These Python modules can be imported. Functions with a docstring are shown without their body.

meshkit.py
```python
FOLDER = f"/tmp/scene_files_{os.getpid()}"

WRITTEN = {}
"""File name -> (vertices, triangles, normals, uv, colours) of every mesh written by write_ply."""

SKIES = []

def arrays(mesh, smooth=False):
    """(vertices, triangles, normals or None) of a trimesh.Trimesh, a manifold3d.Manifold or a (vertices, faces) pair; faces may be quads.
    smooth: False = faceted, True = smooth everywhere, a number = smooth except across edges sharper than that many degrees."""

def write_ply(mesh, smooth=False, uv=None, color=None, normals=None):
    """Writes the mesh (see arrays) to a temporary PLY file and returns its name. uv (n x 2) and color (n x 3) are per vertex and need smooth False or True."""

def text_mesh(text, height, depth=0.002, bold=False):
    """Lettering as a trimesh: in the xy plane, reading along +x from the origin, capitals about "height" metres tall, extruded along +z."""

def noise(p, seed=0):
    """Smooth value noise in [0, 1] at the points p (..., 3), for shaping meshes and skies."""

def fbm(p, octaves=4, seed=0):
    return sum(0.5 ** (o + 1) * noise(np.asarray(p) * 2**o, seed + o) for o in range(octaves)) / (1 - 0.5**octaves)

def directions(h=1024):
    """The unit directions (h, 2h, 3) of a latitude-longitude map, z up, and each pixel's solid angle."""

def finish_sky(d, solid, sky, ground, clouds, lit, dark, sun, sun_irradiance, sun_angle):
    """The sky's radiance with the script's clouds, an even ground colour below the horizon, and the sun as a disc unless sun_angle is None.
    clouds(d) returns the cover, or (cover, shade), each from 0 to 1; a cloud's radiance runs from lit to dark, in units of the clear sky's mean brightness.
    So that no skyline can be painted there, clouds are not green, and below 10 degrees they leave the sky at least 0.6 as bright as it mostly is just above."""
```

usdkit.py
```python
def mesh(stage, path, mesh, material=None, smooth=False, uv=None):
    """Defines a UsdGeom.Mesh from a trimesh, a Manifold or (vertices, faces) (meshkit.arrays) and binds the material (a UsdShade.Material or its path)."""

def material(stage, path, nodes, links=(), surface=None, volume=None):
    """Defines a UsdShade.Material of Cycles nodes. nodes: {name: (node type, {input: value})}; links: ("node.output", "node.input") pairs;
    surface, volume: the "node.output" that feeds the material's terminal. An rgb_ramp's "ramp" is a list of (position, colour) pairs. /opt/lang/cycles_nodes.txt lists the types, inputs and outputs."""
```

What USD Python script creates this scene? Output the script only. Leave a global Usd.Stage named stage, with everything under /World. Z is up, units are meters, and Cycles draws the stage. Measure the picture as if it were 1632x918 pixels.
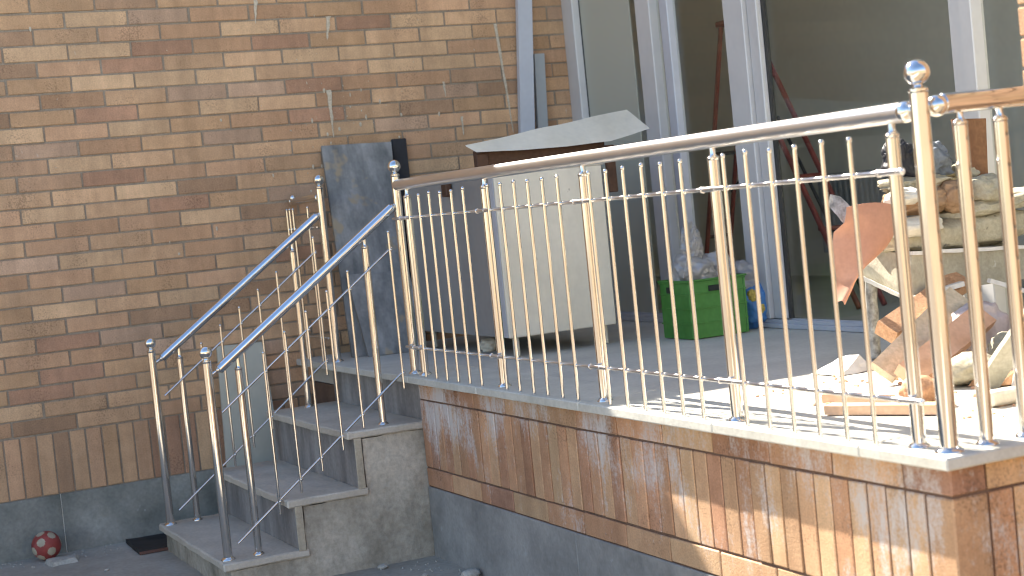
import math, random
import numpy as np, trimesh, usdkit, meshkit
from shapely.geometry import Polygon
from pxr import Usd, UsdGeom, UsdLux, UsdShade, Gf, Sdf

rng = random.Random(11)
nrng = np.random.default_rng(11)
stage = Usd.Stage.CreateInMemory()
UsdGeom.SetStageUpAxis(stage, UsdGeom.Tokens.z)
UsdGeom.SetStageMetersPerUnit(stage, 1.0)
world = UsdGeom.Xform.Define(stage, '/World')
stage.SetDefaultPrim(world.GetPrim())
UsdGeom.Scope.Define(stage, '/World/Looks')

# ------------------------------------------------------------------ camera
FW = (-0.9079172191, 0.4158601539, -0.0524085459)
RT = (0.4191106187, 0.9024120807, -0.0999936295)
UP = (-0.0057107387, 0.1127509161, 0.9936068732)
EYE = (7.9028339, -2.4422959, 0.6775968)
cam = UsdGeom.Camera.Define(stage, '/World/camera')
m = Gf.Matrix4d(*RT, 0, *UP, 0, -FW[0], -FW[1], -FW[2], 0, *EYE, 1)
cam.AddTransformOp().Set(m)
cam.CreateHorizontalApertureAttr(36.0)
cam.CreateVerticalApertureAttr(36.0 * 576 / 1024)
cam.CreateFocalLengthAttr(36.0 * 2573.365 / 1632)
cam.CreateClippingRangeAttr(Gf.Vec2f(0.05, 500))
cam.CreateFStopAttr(3.7)
cam.CreateFocusDistanceAttr(5.9)
EXPOSURE = 2.12
cam.CreateExposureAttr(EXPOSURE)

# ------------------------------------------------------------------ sky and sun
SUN_TRAVEL = np.array([1.0, 0.2, -1.02]); SUN_TRAVEL /= np.linalg.norm(SUN_TRAVEL)
TO_SUN = -SUN_TRAVEL
elev = math.asin(TO_SUN[2]); rot = math.atan2(TO_SUN[0], TO_SUN[1])
sky_m = usdkit.material(stage, '/World/Looks/sky_light', {
    'sky': ('sky_texture', {'sky_type': 'single_scattering', 'sun_disc': False, 'sun_elevation': elev, 'sun_rotation': rot, 'aerosol_density': 0.35, 'ozone_density': 1.5}),
    'bg': ('background_shader', {'strength': 0.078})}, [('sky.color', 'bg.color')], surface='bg.background')
dome = UsdLux.DomeLight.Define(stage, '/World/sky')
UsdShade.MaterialBindingAPI.Apply(dome.GetPrim()).Bind(sky_m)
dome.GetPrim().SetCustomDataByKey('kind', 'structure')
sun = UsdLux.DistantLight.Define(stage, '/World/sun')
sun.CreateNormalizeAttr(True); sun.CreateIntensityAttr(1.25); sun.CreateAngleAttr(0.5)
sun.CreateColorAttr(Gf.Vec3f(1.0, 0.93, 0.82))
zc = TO_SUN; xc = np.cross([0, 0, 1], zc); xc /= np.linalg.norm(xc); yc = np.cross(zc, xc)
sun.AddTransformOp().Set(Gf.Matrix4d(*xc, 0, *yc, 0, *zc, 0, 0, 0, 0, 1))

# ------------------------------------------------------------------ helpers
_used = {}
def numbered(parent, name):
    k = _used.get((parent, name), 0); _used[(parent, name)] = k + 1
    return f'{parent}/{name}' + (f'_{k:03d}' if k else '')

def meta(prim, label=None, cat=None, group=None, kind=None):
    for k, v in (('label', label), ('category', cat), ('group', group), ('kind', kind)):
        if v: prim.SetCustomDataByKey(k, v)
    return prim

def thing(name, label, cat, group=None, kind=None):
    p = numbered('/World', name)
    x = UsdGeom.Xform.Define(stage, p)
    meta(x.GetPrim(), label, cat, group, kind)
    return p

def obj(name, mesh, mat, parent='/World', smooth=False, **k):
    p = numbered(parent, name)
    if isinstance(mesh, list): mesh = trimesh.util.concatenate(mesh)
    u = usdkit.mesh(stage, p, mesh, M[mat] if isinstance(mat, str) else mat, smooth=smooth)
    meta(u.GetPrim(), **k)
    return p

def solo(name, mesh, mat, label, cat, group=None, smooth=False, kind=None):
    return obj(name, mesh, mat, '/World', smooth, label=label, cat=cat, group=group, kind=kind)

def cbox(x0, x1, y0, y1, z0, z1, c=0.003, jit=0.0):
    """box with chamfered edges"""
    c = min(c, (x1 - x0) / 3, (y1 - y0) / 3, (z1 - z0) / 3)
    P = []
    for X, sx in ((x0, 1), (x1, -1)):
        for Y, sy in ((y0, 1), (y1, -1)):
            for Z, sz in ((z0, 1), (z1, -1)):
                P += [(X, Y + sy * c, Z + sz * c), (X + sx * c, Y, Z + sz * c), (X + sx * c, Y + sy * c, Z)]
    P = np.array(P)
    if jit: P = P + nrng.normal(0, jit, P.shape)
    return trimesh.convex.convex_hull(P)

def box(x0, x1, y0, y1, z0, z1):
    b = trimesh.creation.box((x1 - x0, y1 - y0, z1 - z0)); b.apply_translation(((x0 + x1) / 2, (y0 + y1) / 2, (z0 + z1) / 2))
    return b

def tube(p, q, r, n=20, r2=None):
    p, q = np.array(p, float), np.array(q, float)
    d = q - p; L = np.linalg.norm(d)
    r2 = r if r2 is None else r2
    e = min(r, r2) * 0.12
    prof = np.array([[0, 0], [r - e, 0], [r, e], [r2, L - e], [r2 - e, L], [0, L]])
    t = trimesh.creation.revolve(prof, sections=n)
    t.apply_transform(trimesh.geometry.align_vectors([0, 0, 1], d / L)); t.apply_translation(p)
    return t

def lathe(p, prof, n=28):
    t = trimesh.creation.revolve(np.array(prof, float), sections=n); t.apply_translation(p); return t

def ball(c, r, sub=3):
    s = trimesh.creation.icosphere(subdivisions=sub, radius=r); s.apply_translation(c); return s

def path_tube(pts, r, n=10):
    pts = [np.array(p, float) for p in pts]
    out = []
    for a, b in zip(pts[:-1], pts[1:]):
        out.append(tube(a, b, r, n)); out.append(ball(b, r * 1.0, 1))
    return trimesh.util.concatenate(out)

def hullpts(P):
    return trimesh.convex.convex_hull(np.array(P, float))

def slab(quad, n, t):
    """flat polygon given by its corners, thickness t along -n"""
    q = np.array(quad, float); n = np.array(n, float) / np.linalg.norm(n)
    return hullpts(np.vstack([q, q - n * t]))

def rough(mesh, size, amp, freq, seed=0, oct=4):
    """subdivide and push vertices about with noise"""
    v, f = trimesh.remesh.subdivide_to_size(mesh.vertices, mesh.faces, size, max_iter=12)
    t = trimesh.Trimesh(v, f, process=False); t.merge_vertices()
    v = np.array(t.vertices)
    dv = np.stack([meshkit.fbm(v * freq + 17.3 * k + 5, oct, seed + k) for k in range(3)], -1) - 0.5
    t.vertices = v + dv * 2 * amp
    return t

def blob(c, size, amp, freq, seed, sub=4, power=1.0, ridge=False):
    """soft bag-like lump"""
    s = trimesh.creation.icosphere(subdivisions=sub)
    v = np.array(s.vertices)
    if power != 1.0:
        v = np.sign(v) * np.abs(v) ** power
        v /= np.abs(v).max()
    u = v * np.array(size)
    nz = meshkit.fbm(v * freq + seed * 3.7 + 9, 4, seed)
    if ridge: nz = 1 - np.abs(2 * nz - 1) * 1.6
    s.vertices = u * (1 + amp * (nz - 0.5) * 2)[:, None] + np.array(c)
    return s

# ------------------------------------------------------------------ materials
M = {}
def mat(name, nodes, links, surface='p.BSDF'):
    M[name] = usdkit.material(stage, '/World/Looks/' + name, nodes, links, surface=surface); return M[name]

def surf(name, c1, c2, scale=6.0, rough_=0.85, bump=0.3, bscale=90.0, bdist=0.004, fine=0.25, spec=0.3, rnd=0.0, stretch=(1, 1, 1), speck=None, metallic=0.0):
    """two-tone mottled dull surface with fine grain"""
    n = {'g': ('geometry', {}), 'mp': ('mapping', {'scale': stretch}), 'n1': ('noise_texture', {'scale': scale, 'detail': 6.0, 'roughness': 0.6}),
         'n2': ('noise_texture', {'scale': bscale, 'detail': 5.0, 'roughness': 0.7}),
         'r1': ('rgb_ramp', {'ramp': [(0.3, c1), (0.7, c2)]}),
         'mr': ('map_range', {'from_min': 0.25, 'from_max': 0.75, 'to_min': 1 - fine, 'to_max': 1 + fine}),
         'mul': ('mix_color', {'blend_type': 'multiply', 'fac': 1.0, 'use_clamp': False}),
         'b': ('bump', {'strength': bump, 'distance': bdist}),
         'p': ('principled_bsdf', {'roughness': rough_, 'specular_ior_level': spec, 'metallic': metallic})}
    l = [('g.position', 'mp.vector'), ('mp.vector', 'n1.vector'), ('g.position', 'n2.vector'), ('n1.fac', 'r1.fac'), ('n2.fac', 'mr.value'),
         ('r1.color', 'mul.a'), ('mr.result', 'mul.b'), ('n2.fac', 'b.height'), ('b.normal', 'p.normal')]
    last = 'mul.result'
    if speck:      # dark or pale pits: (colour, scale, threshold)
        n['sp'] = ('noise_texture', {'scale': speck[1], 'detail': 3.0, 'roughness': 0.7})
        n['sr'] = ('map_range', {'from_min': speck[2], 'from_max': speck[2] + 0.06, 'to_min': 0.0, 'to_max': 0.75, 'clamp': True})
        n['sm'] = ('mix_color', {'b': speck[0]})
        l += [('g.position', 'sp.vector'), ('sp.fac', 'sr.value'), ('sr.result', 'sm.fac'), (last, 'sm.a')]
        last = 'sm.result'
    if rnd:
        n['oi'] = ('object_info', {})
        n['om'] = ('map_range', {'from_min': 0.0, 'from_max': 1.0, 'to_min': 1 - rnd, 'to_max': 1 + rnd})
        n['hs'] = ('hsv', {})
        l += [('oi.random', 'om.value'), ('om.result', 'hs.value'), (last, 'hs.color')]
        last = 'hs.color'
    l.append((last, 'p.base_color'))
    return mat(name, n, l)

DRIPS = [  # pale mortar runs on the tall wall: (y top, z top, y bottom, z bottom, half width)
    (1.235, 1.640, 1.278, 1.05, 0.0062), (0.262, 1.345, 0.262, 1.10, 0.006), (0.30, 1.72, 0.283, 1.60, 0.007), (-0.07, 1.84, -0.085, 1.70, 0.006),
    (0.985, 1.16, 0.985, 1.06, 0.004), (0.90, 1.35, 0.905, 1.27, 0.004)]

def brick_mat(name, c1, c2, drips=True, efflo=False, speck=(0.5, 0.30), pit=(0.05, 0.035, 0.025)):
    n = {'g': ('geometry', {}), 'n1': ('noise_texture', {'scale': 14.0, 'detail': 5.0, 'roughness': 0.65}),
         'r1': ('rgb_ramp', {'ramp': [(0.32, c1), (0.68, c2)]}),
         'n2': ('noise_texture', {'scale': 160.0, 'detail': 4.0, 'roughness': 0.7}),
         'mr': ('map_range', {'from_min': 0.25, 'from_max': 0.75, 'to_min': 0.80, 'to_max': 1.20}),
         'mul': ('mix_color', {'blend_type': 'multiply', 'fac': 1.0, 'use_clamp': False}),
         'oi': ('object_info', {}), 'om': ('map_range', {'to_min': 0.86, 'to_max': 1.14}), 'hs': ('hsv', {}),
         'sp': ('noise_texture', {'scale': 120.0, 'detail': 2.0}), 'spg': ('noise_texture', {'scale': 5.0, 'detail': 2.0}),
         'spm': ('math', {'math_type': 'multiply'}), 'sr': ('map_range', {'from_min': 0.33, 'from_max': 0.42, 'to_min': 0.0, 'to_max': 0.34, 'clamp': True}),
         'sm': ('mix_color', {'b': pit}),
         'big': ('noise_texture', {'scale': 1.6, 'detail': 4.0, 'roughness': 0.6}), 'bigr': ('map_range', {'from_min': 0.3, 'from_max': 0.7, 'to_min': 0.80, 'to_max': 1.14}),
         'bm': ('mix_color', {'blend_type': 'multiply', 'fac': 1.0, 'use_clamp': False}),
         'rom': ('mapping', {'scale': (1, 1, 0.07)}), 'ron': ('noise_texture', {'scale': 9.0, 'detail': 6.0, 'roughness': 0.7}), 'ror': ('map_range', {'from_min': 0.36, 'from_max': 0.60, 'to_min': 0.91, 'to_max': 1.10, 'clamp': True}), 'rox': ('mix_color', {'blend_type': 'multiply', 'fac': 1.0, 'use_clamp': False}),
         'b': ('bump', {'strength': 0.5, 'distance': 0.003}), 'p': ('principled_bsdf', {'roughness': 0.88, 'specular_ior_level': 0.25})}
    l = [('g.position', 'n1.vector'), ('g.position', 'n2.vector'), ('g.position', 'sp.vector'), ('g.position', 'spg.vector'), ('g.position', 'big.vector'),
         ('n1.fac', 'r1.fac'), ('n2.fac', 'mr.value'), ('r1.color', 'mul.a'), ('mr.result', 'mul.b'),
         ('oi.random', 'om.value'), ('om.result', 'hs.value'), ('mul.result', 'hs.color'),
         ('sp.fac', 'spm.value1'), ('spg.fac', 'spm.value2'), ('spm.value', 'sr.value'), ('sr.result', 'sm.fac'), ('hs.color', 'sm.a'),
         ('big.fac', 'bigr.value'), ('bigr.result', 'bm.b'), ('g.position', 'rom.vector'), ('rom.vector', 'ron.vector'), ('ron.fac', 'ror.value'), ('ror.result', 'rox.b'), ('sm.result', 'rox.a'), ('rox.result', 'bm.a'), ('n2.fac', 'b.height'), ('b.normal', 'p.normal')]
    last = 'bm.result'
    n['sx'] = ('separate_xyz', {}); l.append(('g.position', 'sx.vector'))
    if drips:
        # spatters of mortar, denser in one patch of the wall
        n['s1'] = ('noise_texture', {'scale': 34.0, 'detail': 3.0, 'roughness': 0.6}); n['smp'] = ('mapping', {'scale': (1, 1, 0.45)})
        n['s2'] = ('noise_texture', {'scale': 1.3, 'detail': 2.0})
        n['s3'] = ('math', {'math_type': 'multiply'}); n['s4'] = ('map_range', {'from_min': 0.42, 'from_max': 0.46, 'to_max': 0.7, 'clamp': True})
        l += [('g.position', 'smp.vector'), ('smp.vector', 's1.vector'), ('g.position', 's2.vector'), ('s1.fac', 's3.value1'), ('s2.fac', 's3.value2'), ('s3.value', 's4.value')]
        n['dk'] = ('math', {'math_type': 'multiply', 'value2': 0.62}); l.append(('s4.result', 'dk.value1'))
        n['dm'] = ('mix_color', {'b': (0.56, 0.51, 0.42)}); l += [('dk.value', 'dm.fac'), (last, 'dm.a')]
        last = 'dm.result'
    if efflo:      # lime bloom that ran down from under the coping
        n['em'] = ('mapping', {'scale': (1.0, 1.0, 0.30)}); n['e1'] = ('noise_texture', {'scale': 17.0, 'detail': 6.0, 'roughness': 0.72})
        n['e2'] = ('noise_texture', {'scale': 3.1, 'detail': 2.0}); n['e4'] = ('noise_texture', {'scale': 75.0, 'detail': 4.0, 'roughness': 0.8})
        n['e3'] = ('math', {'math_type': 'multiply'}); n['e6'] = ('math', {'math_type': 'multiply_add', 'value2': 0.34, 'value3': -0.17}); n['e7'] = ('math', {'math_type': 'add'})
        n['ez'] = ('map_range', {'from_min': -0.45, 'from_max': -0.02, 'to_min': -0.05, 'to_max': 0.035}); n['e8'] = ('math', {'math_type': 'add'})
        n['e5'] = ('map_range', {'from_min': 0.255, 'from_max': 0.40, 'to_max': 0.85, 'clamp': True}); n['eo'] = ('mix_color', {'b': (0.62, 0.58, 0.54)})
        l += [('g.position', 'em.vector'), ('em.vector', 'e1.vector'), ('g.position', 'e2.vector'), ('g.position', 'e4.vector'), ('e1.fac', 'e3.value1'), ('e2.fac', 'e3.value2'),
              ('e4.fac', 'e6.value1'), ('e6.value', 'e7.value1'), ('e3.value', 'e7.value2'), ('sx.z', 'ez.value'), ('ez.result', 'e8.value1'), ('e7.value', 'e8.value2'),
              ('e8.value', 'e5.value'), ('e5.result', 'eo.fac'), (last, 'eo.a')]
        last = 'eo.result'
    l.append((last, 'p.base_color'))
    return mat(name, n, l)

T = {'T': ((0.40, 0.265, 0.155), (0.49, 0.335, 0.205)), 'U': ((0.40, 0.25, 0.15), (0.47, 0.305, 0.19)), 'V': ((0.38, 0.245, 0.135), (0.46, 0.305, 0.175)),
     'C': ((0.46, 0.325, 0.195), (0.55, 0.395, 0.24)), 'B': ((0.32, 0.195, 0.115), (0.39, 0.245, 0.145)), 'D': ((0.22, 0.145, 0.095), (0.31, 0.20, 0.125)),
     'R': ((0.235, 0.135, 0.095), (0.34, 0.19, 0.125)), 'P': ((0.345, 0.25, 0.18), (0.42, 0.30, 0.215))}
MEAN = np.array((0.51, 0.325, 0.185))
for k, (a, b) in T.items():
    a, b = (tuple(np.array(c) * 0.68 * np.array((1.19, 1.08, 1.02)) + MEAN * 0.32) for c in (a, b))
    brick_mat('brick_tone_' + k, a, b)
W = {'A': ((0.42, 0.225, 0.12), (0.50, 0.285, 0.155)), 'E': ((0.46, 0.27, 0.145), (0.54, 0.335, 0.185)), 'F': ((0.36, 0.185, 0.10), (0.45, 0.245, 0.14)),
     'G': ((0.50, 0.31, 0.165), (0.57, 0.375, 0.21)), 'H': ((0.29, 0.155, 0.095), (0.38, 0.21, 0.13))}
for k, (a, b) in W.items():
    a, b = (tuple(np.array(c) * np.array((1.05, 1.05, 1.08))) for c in (a, b))
    brick_mat('wall_tone_' + k, a, b, drips=False, efflo=True)
surf('mortar', (0.25, 0.20, 0.145), (0.33, 0.27, 0.20), 12, 0.95, 0.5, 120)
surf('mortar_splash', (0.44, 0.37, 0.27), (0.58, 0.50, 0.38), 30, 0.95, 0.5, 120)
surf('warm_mortar', (0.13, 0.08, 0.055), (0.20, 0.125, 0.085), 12, 0.95, 0.5, 120)
surf('plinth_stone', (0.12, 0.125, 0.108), (0.32, 0.315, 0.275), 3.2, 0.8, 0.25, 60, fine=0.2, speck=((0.42, 0.42, 0.40), 9.0, 0.68))
surf('front_plinth_stone', (0.185, 0.18, 0.165), (0.38, 0.365, 0.335), 3.5, 0.75, 0.2, 55, fine=0.15, speck=((0.38, 0.38, 0.38), 14.0, 0.68))
surf('concrete', (0.20, 0.18, 0.135), (0.54, 0.49, 0.40), 4.2, 0.92, 0.6, 38, bdist=0.008, fine=0.26, stretch=(1, 1, 0.5), speck=((0.48, 0.45, 0.38), 12.0, 0.69))
surf('yard_concrete', (0.28, 0.255, 0.21), (0.44, 0.405, 0.34), 2.2, 0.92, 0.4, 40, bdist=0.004, fine=0.16)
surf('path_concrete', (0.50, 0.46, 0.38), (0.62, 0.575, 0.48), 2.2, 0.92, 0.4, 40, fine=0.16)
surf('yard_earth', (0.155, 0.12, 0.08), (0.23, 0.18, 0.125), 1.2, 0.95, 0.5, 25, fine=0.2)
surf('tread_stone', (0.44, 0.395, 0.32), (0.56, 0.505, 0.415), 5.0, 0.85, 0.25, 70, fine=0.14)
surf('tread_edge', (0.36, 0.31, 0.23), (0.47, 0.41, 0.31), 8.0, 0.9, 0.4, 70, fine=0.18)
surf('dark_marble', (0.14, 0.135, 0.13), (0.36, 0.345, 0.325), 9.0, 0.55, 0.1, 60, fine=0.2, stretch=(1, 1, 0.25))
surf('coping_stone', (0.48, 0.46, 0.39), (0.60, 0.575, 0.50), 6.0, 0.8, 0.25, 80, fine=0.12)
surf('terrace_screed', (0.46, 0.43, 0.37), (0.58, 0.55, 0.475), 2.5, 0.9, 0.3, 60, fine=0.12)
surf('slab_stone', (0.11, 0.11, 0.105), (0.32, 0.31, 0.29), 11.0, 0.65, 0.2, 50, fine=0.15, stretch=(1, 1, 0.18), speck=((0.36, 0.27, 0.16), 5.0, 0.60))
surf('white_frame', (0.54, 0.525, 0.505), (0.61, 0.595, 0.57), 3.0, 0.35, 0.05, 40, fine=0.03, spec=0.5)
surf('aluminium', (0.46, 0.47, 0.50), (0.53, 0.54, 0.57), 3.0, 0.4, 0.05, 40, fine=0.04, spec=0.6)
surf('grey_profile', (0.30, 0.31, 0.31), (0.36, 0.37, 0.36), 3.0, 0.5, 0.05, 40, fine=0.04)
surf('gasket', (0.03, 0.03, 0.03), (0.05, 0.05, 0.05), 5, 0.6)
surf('room_plaster', (0.72, 0.70, 0.62), (0.77, 0.75, 0.67), 1.0, 0.9, 0.1, 30, fine=0.05)
surf('room_floor', (0.30, 0.29, 0.24), (0.36, 0.35, 0.29), 2.0, 0.7, 0.1, 30, fine=0.08)
surf('radiator_grey', (0.24, 0.25, 0.25), (0.30, 0.31, 0.31), 3, 0.5, 0.05, 40, fine=0.05)
surf('ladder_red', (0.15, 0.03, 0.022), (0.21, 0.045, 0.03), 9, 0.5, 0.1, 60)
surf('ladder_black', (0.02, 0.02, 0.02), (0.035, 0.035, 0.035), 9, 0.5)
surf('cabinet_white', (0.63, 0.575, 0.46), (0.74, 0.68, 0.56), 3.0, 0.5, 0.05, 30, fine=0.05, spec=0.4, stretch=(1, 1, 0.5), speck=((0.36, 0.31, 0.24), 26.0, 0.72))
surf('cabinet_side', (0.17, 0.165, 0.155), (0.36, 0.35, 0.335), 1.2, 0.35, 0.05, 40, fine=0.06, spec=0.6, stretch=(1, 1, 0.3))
surf('board_white', (0.72, 0.67, 0.54), (0.82, 0.77, 0.64), 5.0, 0.6, 0.05, 30, fine=0.06)
surf('board_green_grey', (0.42, 0.405, 0.33), (0.48, 0.465, 0.385), 2.5, 0.6, 0.05, 30, fine=0.05)
surf('dark_wood', (0.055, 0.028, 0.016), (0.10, 0.05, 0.028), 10, 0.7, 0.3, 60, stretch=(1, 0.1, 1))
surf('brown_wood', (0.18, 0.085, 0.04), (0.26, 0.13, 0.06), 10, 0.75, 0.3, 60, stretch=(1, 1, 0.1))
surf('crate_green', (0.055, 0.19, 0.03), (0.085, 0.25, 0.055), 11, 0.5, 0.15, 50, fine=0.15, spec=0.4)
surf('crate_dark', (0.015, 0.02, 0.015), (0.03, 0.035, 0.03), 4, 0.6)
surf('bag_blue', (0.05, 0.17, 0.42), (0.10, 0.27, 0.55), 9, 0.4, 0.2, 50, spec=0.5)
surf('bag_yellow', (0.50, 0.36, 0.06), (0.60, 0.46, 0.12), 9, 0.5)
surf('dusty_sack', (0.33, 0.295, 0.205), (0.50, 0.455, 0.335), 7, 0.95, 0.5, 80, fine=0.22, bdist=0.006, speck=((0.12, 0.11, 0.09), 22.0, 0.64))
surf('pale_lump', (0.58, 0.54, 0.44), (0.70, 0.66, 0.56), 9, 0.95, 0.4, 60, fine=0.12)
surf('brown_sack', (0.29, 0.18, 0.10), (0.40, 0.26, 0.15), 12, 0.9, 0.4, 60, fine=0.2)
surf('blue_cloth', (0.13, 0.15, 0.17), (0.24, 0.26, 0.28), 14, 0.95, 0.5, 70, fine=0.25, stretch=(1, 2, 0.3))
surf('trough', (0.30, 0.275, 0.205), (0.44, 0.41, 0.32), 6, 0.95, 0.5, 60, fine=0.2, bdist=0.006, speck=((0.55, 0.53, 0.47), 16.0, 0.64))
surf('spattered_leg', (0.16, 0.15, 0.13), (0.52, 0.50, 0.45), 40, 0.9, 0.5, 90, fine=0.2)
surf('terracotta', (0.58, 0.33, 0.20), (0.66, 0.40, 0.26), 8, 0.85, 0.3, 60, fine=0.12)
surf('orange_wood', (0.56, 0.34, 0.20), (0.66, 0.43, 0.28), 9, 0.8, 0.3, 60, fine=0.15, stretch=(0.3, 0.3, 3))
surf('rust_sheet', (0.40, 0.20, 0.13), (0.50, 0.265, 0.175), 7, 0.6, 0.15, 60, fine=0.1, speck=((0.62, 0.50, 0.42), 15.0, 0.70))
surf('particle_board', (0.40, 0.22, 0.12), (0.56, 0.34, 0.20), 60, 0.9, 0.6, 140, fine=0.35)
surf('pale_wood', (0.48, 0.38, 0.25), (0.60, 0.49, 0.34), 9, 0.85, 0.3, 60, stretch=(0.2, 0.2, 2))
surf('pink_bag', (0.42, 0.30, 0.29), (0.58, 0.52, 0.50), 7, 0.7, 0.3, 60, fine=0.15)
surf('plaster_white', (0.62, 0.60, 0.55), (0.72, 0.70, 0.66), 8, 0.9, 0.3, 60, fine=0.1)
surf('weathered_slat', (0.34, 0.32, 0.24), (0.46, 0.43, 0.34), 9, 0.9, 0.4, 70, fine=0.18)
surf('rubber', (0.025, 0.022, 0.02), (0.045, 0.04, 0.035), 9, 0.8, 0.3, 70)
surf('red_brown_edge', (0.11, 0.055, 0.04), (0.16, 0.08, 0.06), 9, 0.8)
surf('ball_red', (0.22, 0.035, 0.03), (0.33, 0.065, 0.05), 12, 0.55, 0.15, 90, fine=0.15, spec=0.4)
surf('ball_white', (0.32, 0.27, 0.19), (0.46, 0.40, 0.29), 12, 0.6, 0.15, 90, fine=0.1)
surf('pebble_stone', (0.36, 0.34, 0.29), (0.48, 0.46, 0.40), 20, 0.9, 0.4, 80)
surf('yard_plaster', (0.23, 0.175, 0.115), (0.29, 0.225, 0.15), 1.5, 0.9, 0.2, 30)
surf('black_plastic', (0.02, 0.02, 0.024), (0.03, 0.03, 0.034), 9, 0.5)

def steel(name, col, rough_, lo=0.8, hi=1.4, along=1.0):
    return mat(name, {'g': ('geometry', {}), 'mp': ('mapping', {'scale': (along, 1, 0.25)}), 'n': ('noise_texture', {'scale': 30.0, 'detail': 6.0, 'roughness': 0.7}),
        'r': ('map_range', {'from_min': 0.3, 'from_max': 0.75, 'to_min': rough_ * lo, 'to_max': rough_ * hi}),
        'n3': ('noise_texture', {'scale': 9.0, 'detail': 5.0}), 'c': ('rgb_ramp', {'ramp': [(0.35, tuple(0.93 * x for x in col)), (0.65, col)]}),
        'p': ('principled_bsdf', {'metallic': 1.0})},
        [('g.position', 'mp.vector'), ('mp.vector', 'n.vector'), ('g.position', 'n3.vector'), ('n.fac', 'r.value'), ('r.result', 'p.roughness'), ('n3.fac', 'c.fac'), ('c.color', 'p.base_color')])
steel('steel', (0.75, 0.725, 0.69), 0.085)
steel('steel_rail', (0.82, 0.80, 0.78), 0.28, 0.97, 1.06, 0.04)
steel('steel_bright', (0.78, 0.79, 0.80), 0.035)
steel('steel_ball', (0.82, 0.80, 0.76), 0.05)
mat('glass_pane', {'w': ('layer_weight', {'blend': 0.5}), 'pw': ('math', {'math_type': 'power', 'value2': 4.0}), 'ma': ('math', {'math_type': 'multiply_add', 'value2': 0.85, 'value3': 0.03}),
    't': ('transparent_bsdf', {'color': (0.93, 0.94, 0.93)}), 'g': ('glossy_bsdf', {'roughness': 0.03}), 'm': ('mix_closure', {})},
    [('w.facing', 'pw.value1'), ('pw.value', 'ma.value1'), ('ma.value', 'm.fac'), ('t.BSDF', 'm.closure1'), ('g.BSDF', 'm.closure2')], surface='m.closure')
mat('filmed_pane', {'p': ('principled_bsdf', {'base_color': (0.60, 0.59, 0.50), 'roughness': 0.35, 'specular_ior_level': 0.5}), 't': ('transparent_bsdf', {'color': (0.85, 0.88, 0.85)}), 'm': ('mix_closure', {'fac': 0.62})},
    [('t.BSDF', 'm.closure1'), ('p.BSDF', 'm.closure2')], surface='m.closure')
mat('thin_plastic', {'g': ('geometry', {}), 'n': ('noise_texture', {'scale': 30.0, 'detail': 4.0}), 'b': ('bump', {'strength': 0.6, 'distance': 0.01}),
    'd': ('diffuse_bsdf', {'color': (0.62, 0.60, 0.58)}), 'tl': ('translucent_bsdf', {'color': (0.62, 0.60, 0.58)}), 't': ('transparent_bsdf', {'color': (0.9, 0.9, 0.9)}), 'gl': ('glossy_bsdf', {'color': (0.8, 0.8, 0.8), 'roughness': 0.2}),
    'm1': ('mix_closure', {'fac': 0.4}), 'm2': ('mix_closure', {'fac': 0.25}), 'm3': ('mix_closure', {'fac': 0.12})},
    [('g.position', 'n.vector'), ('n.fac', 'b.height'), ('b.normal', 'd.normal'), ('b.normal', 'gl.normal'), ('d.BSDF', 'm1.closure1'), ('tl.BSDF', 'm1.closure2'),
     ('m1.closure', 'm2.closure1'), ('t.BSDF', 'm2.closure2'), ('m2.closure', 'm3.closure1'), ('gl.BSDF', 'm3.closure2')], surface='m3.closure')

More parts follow.
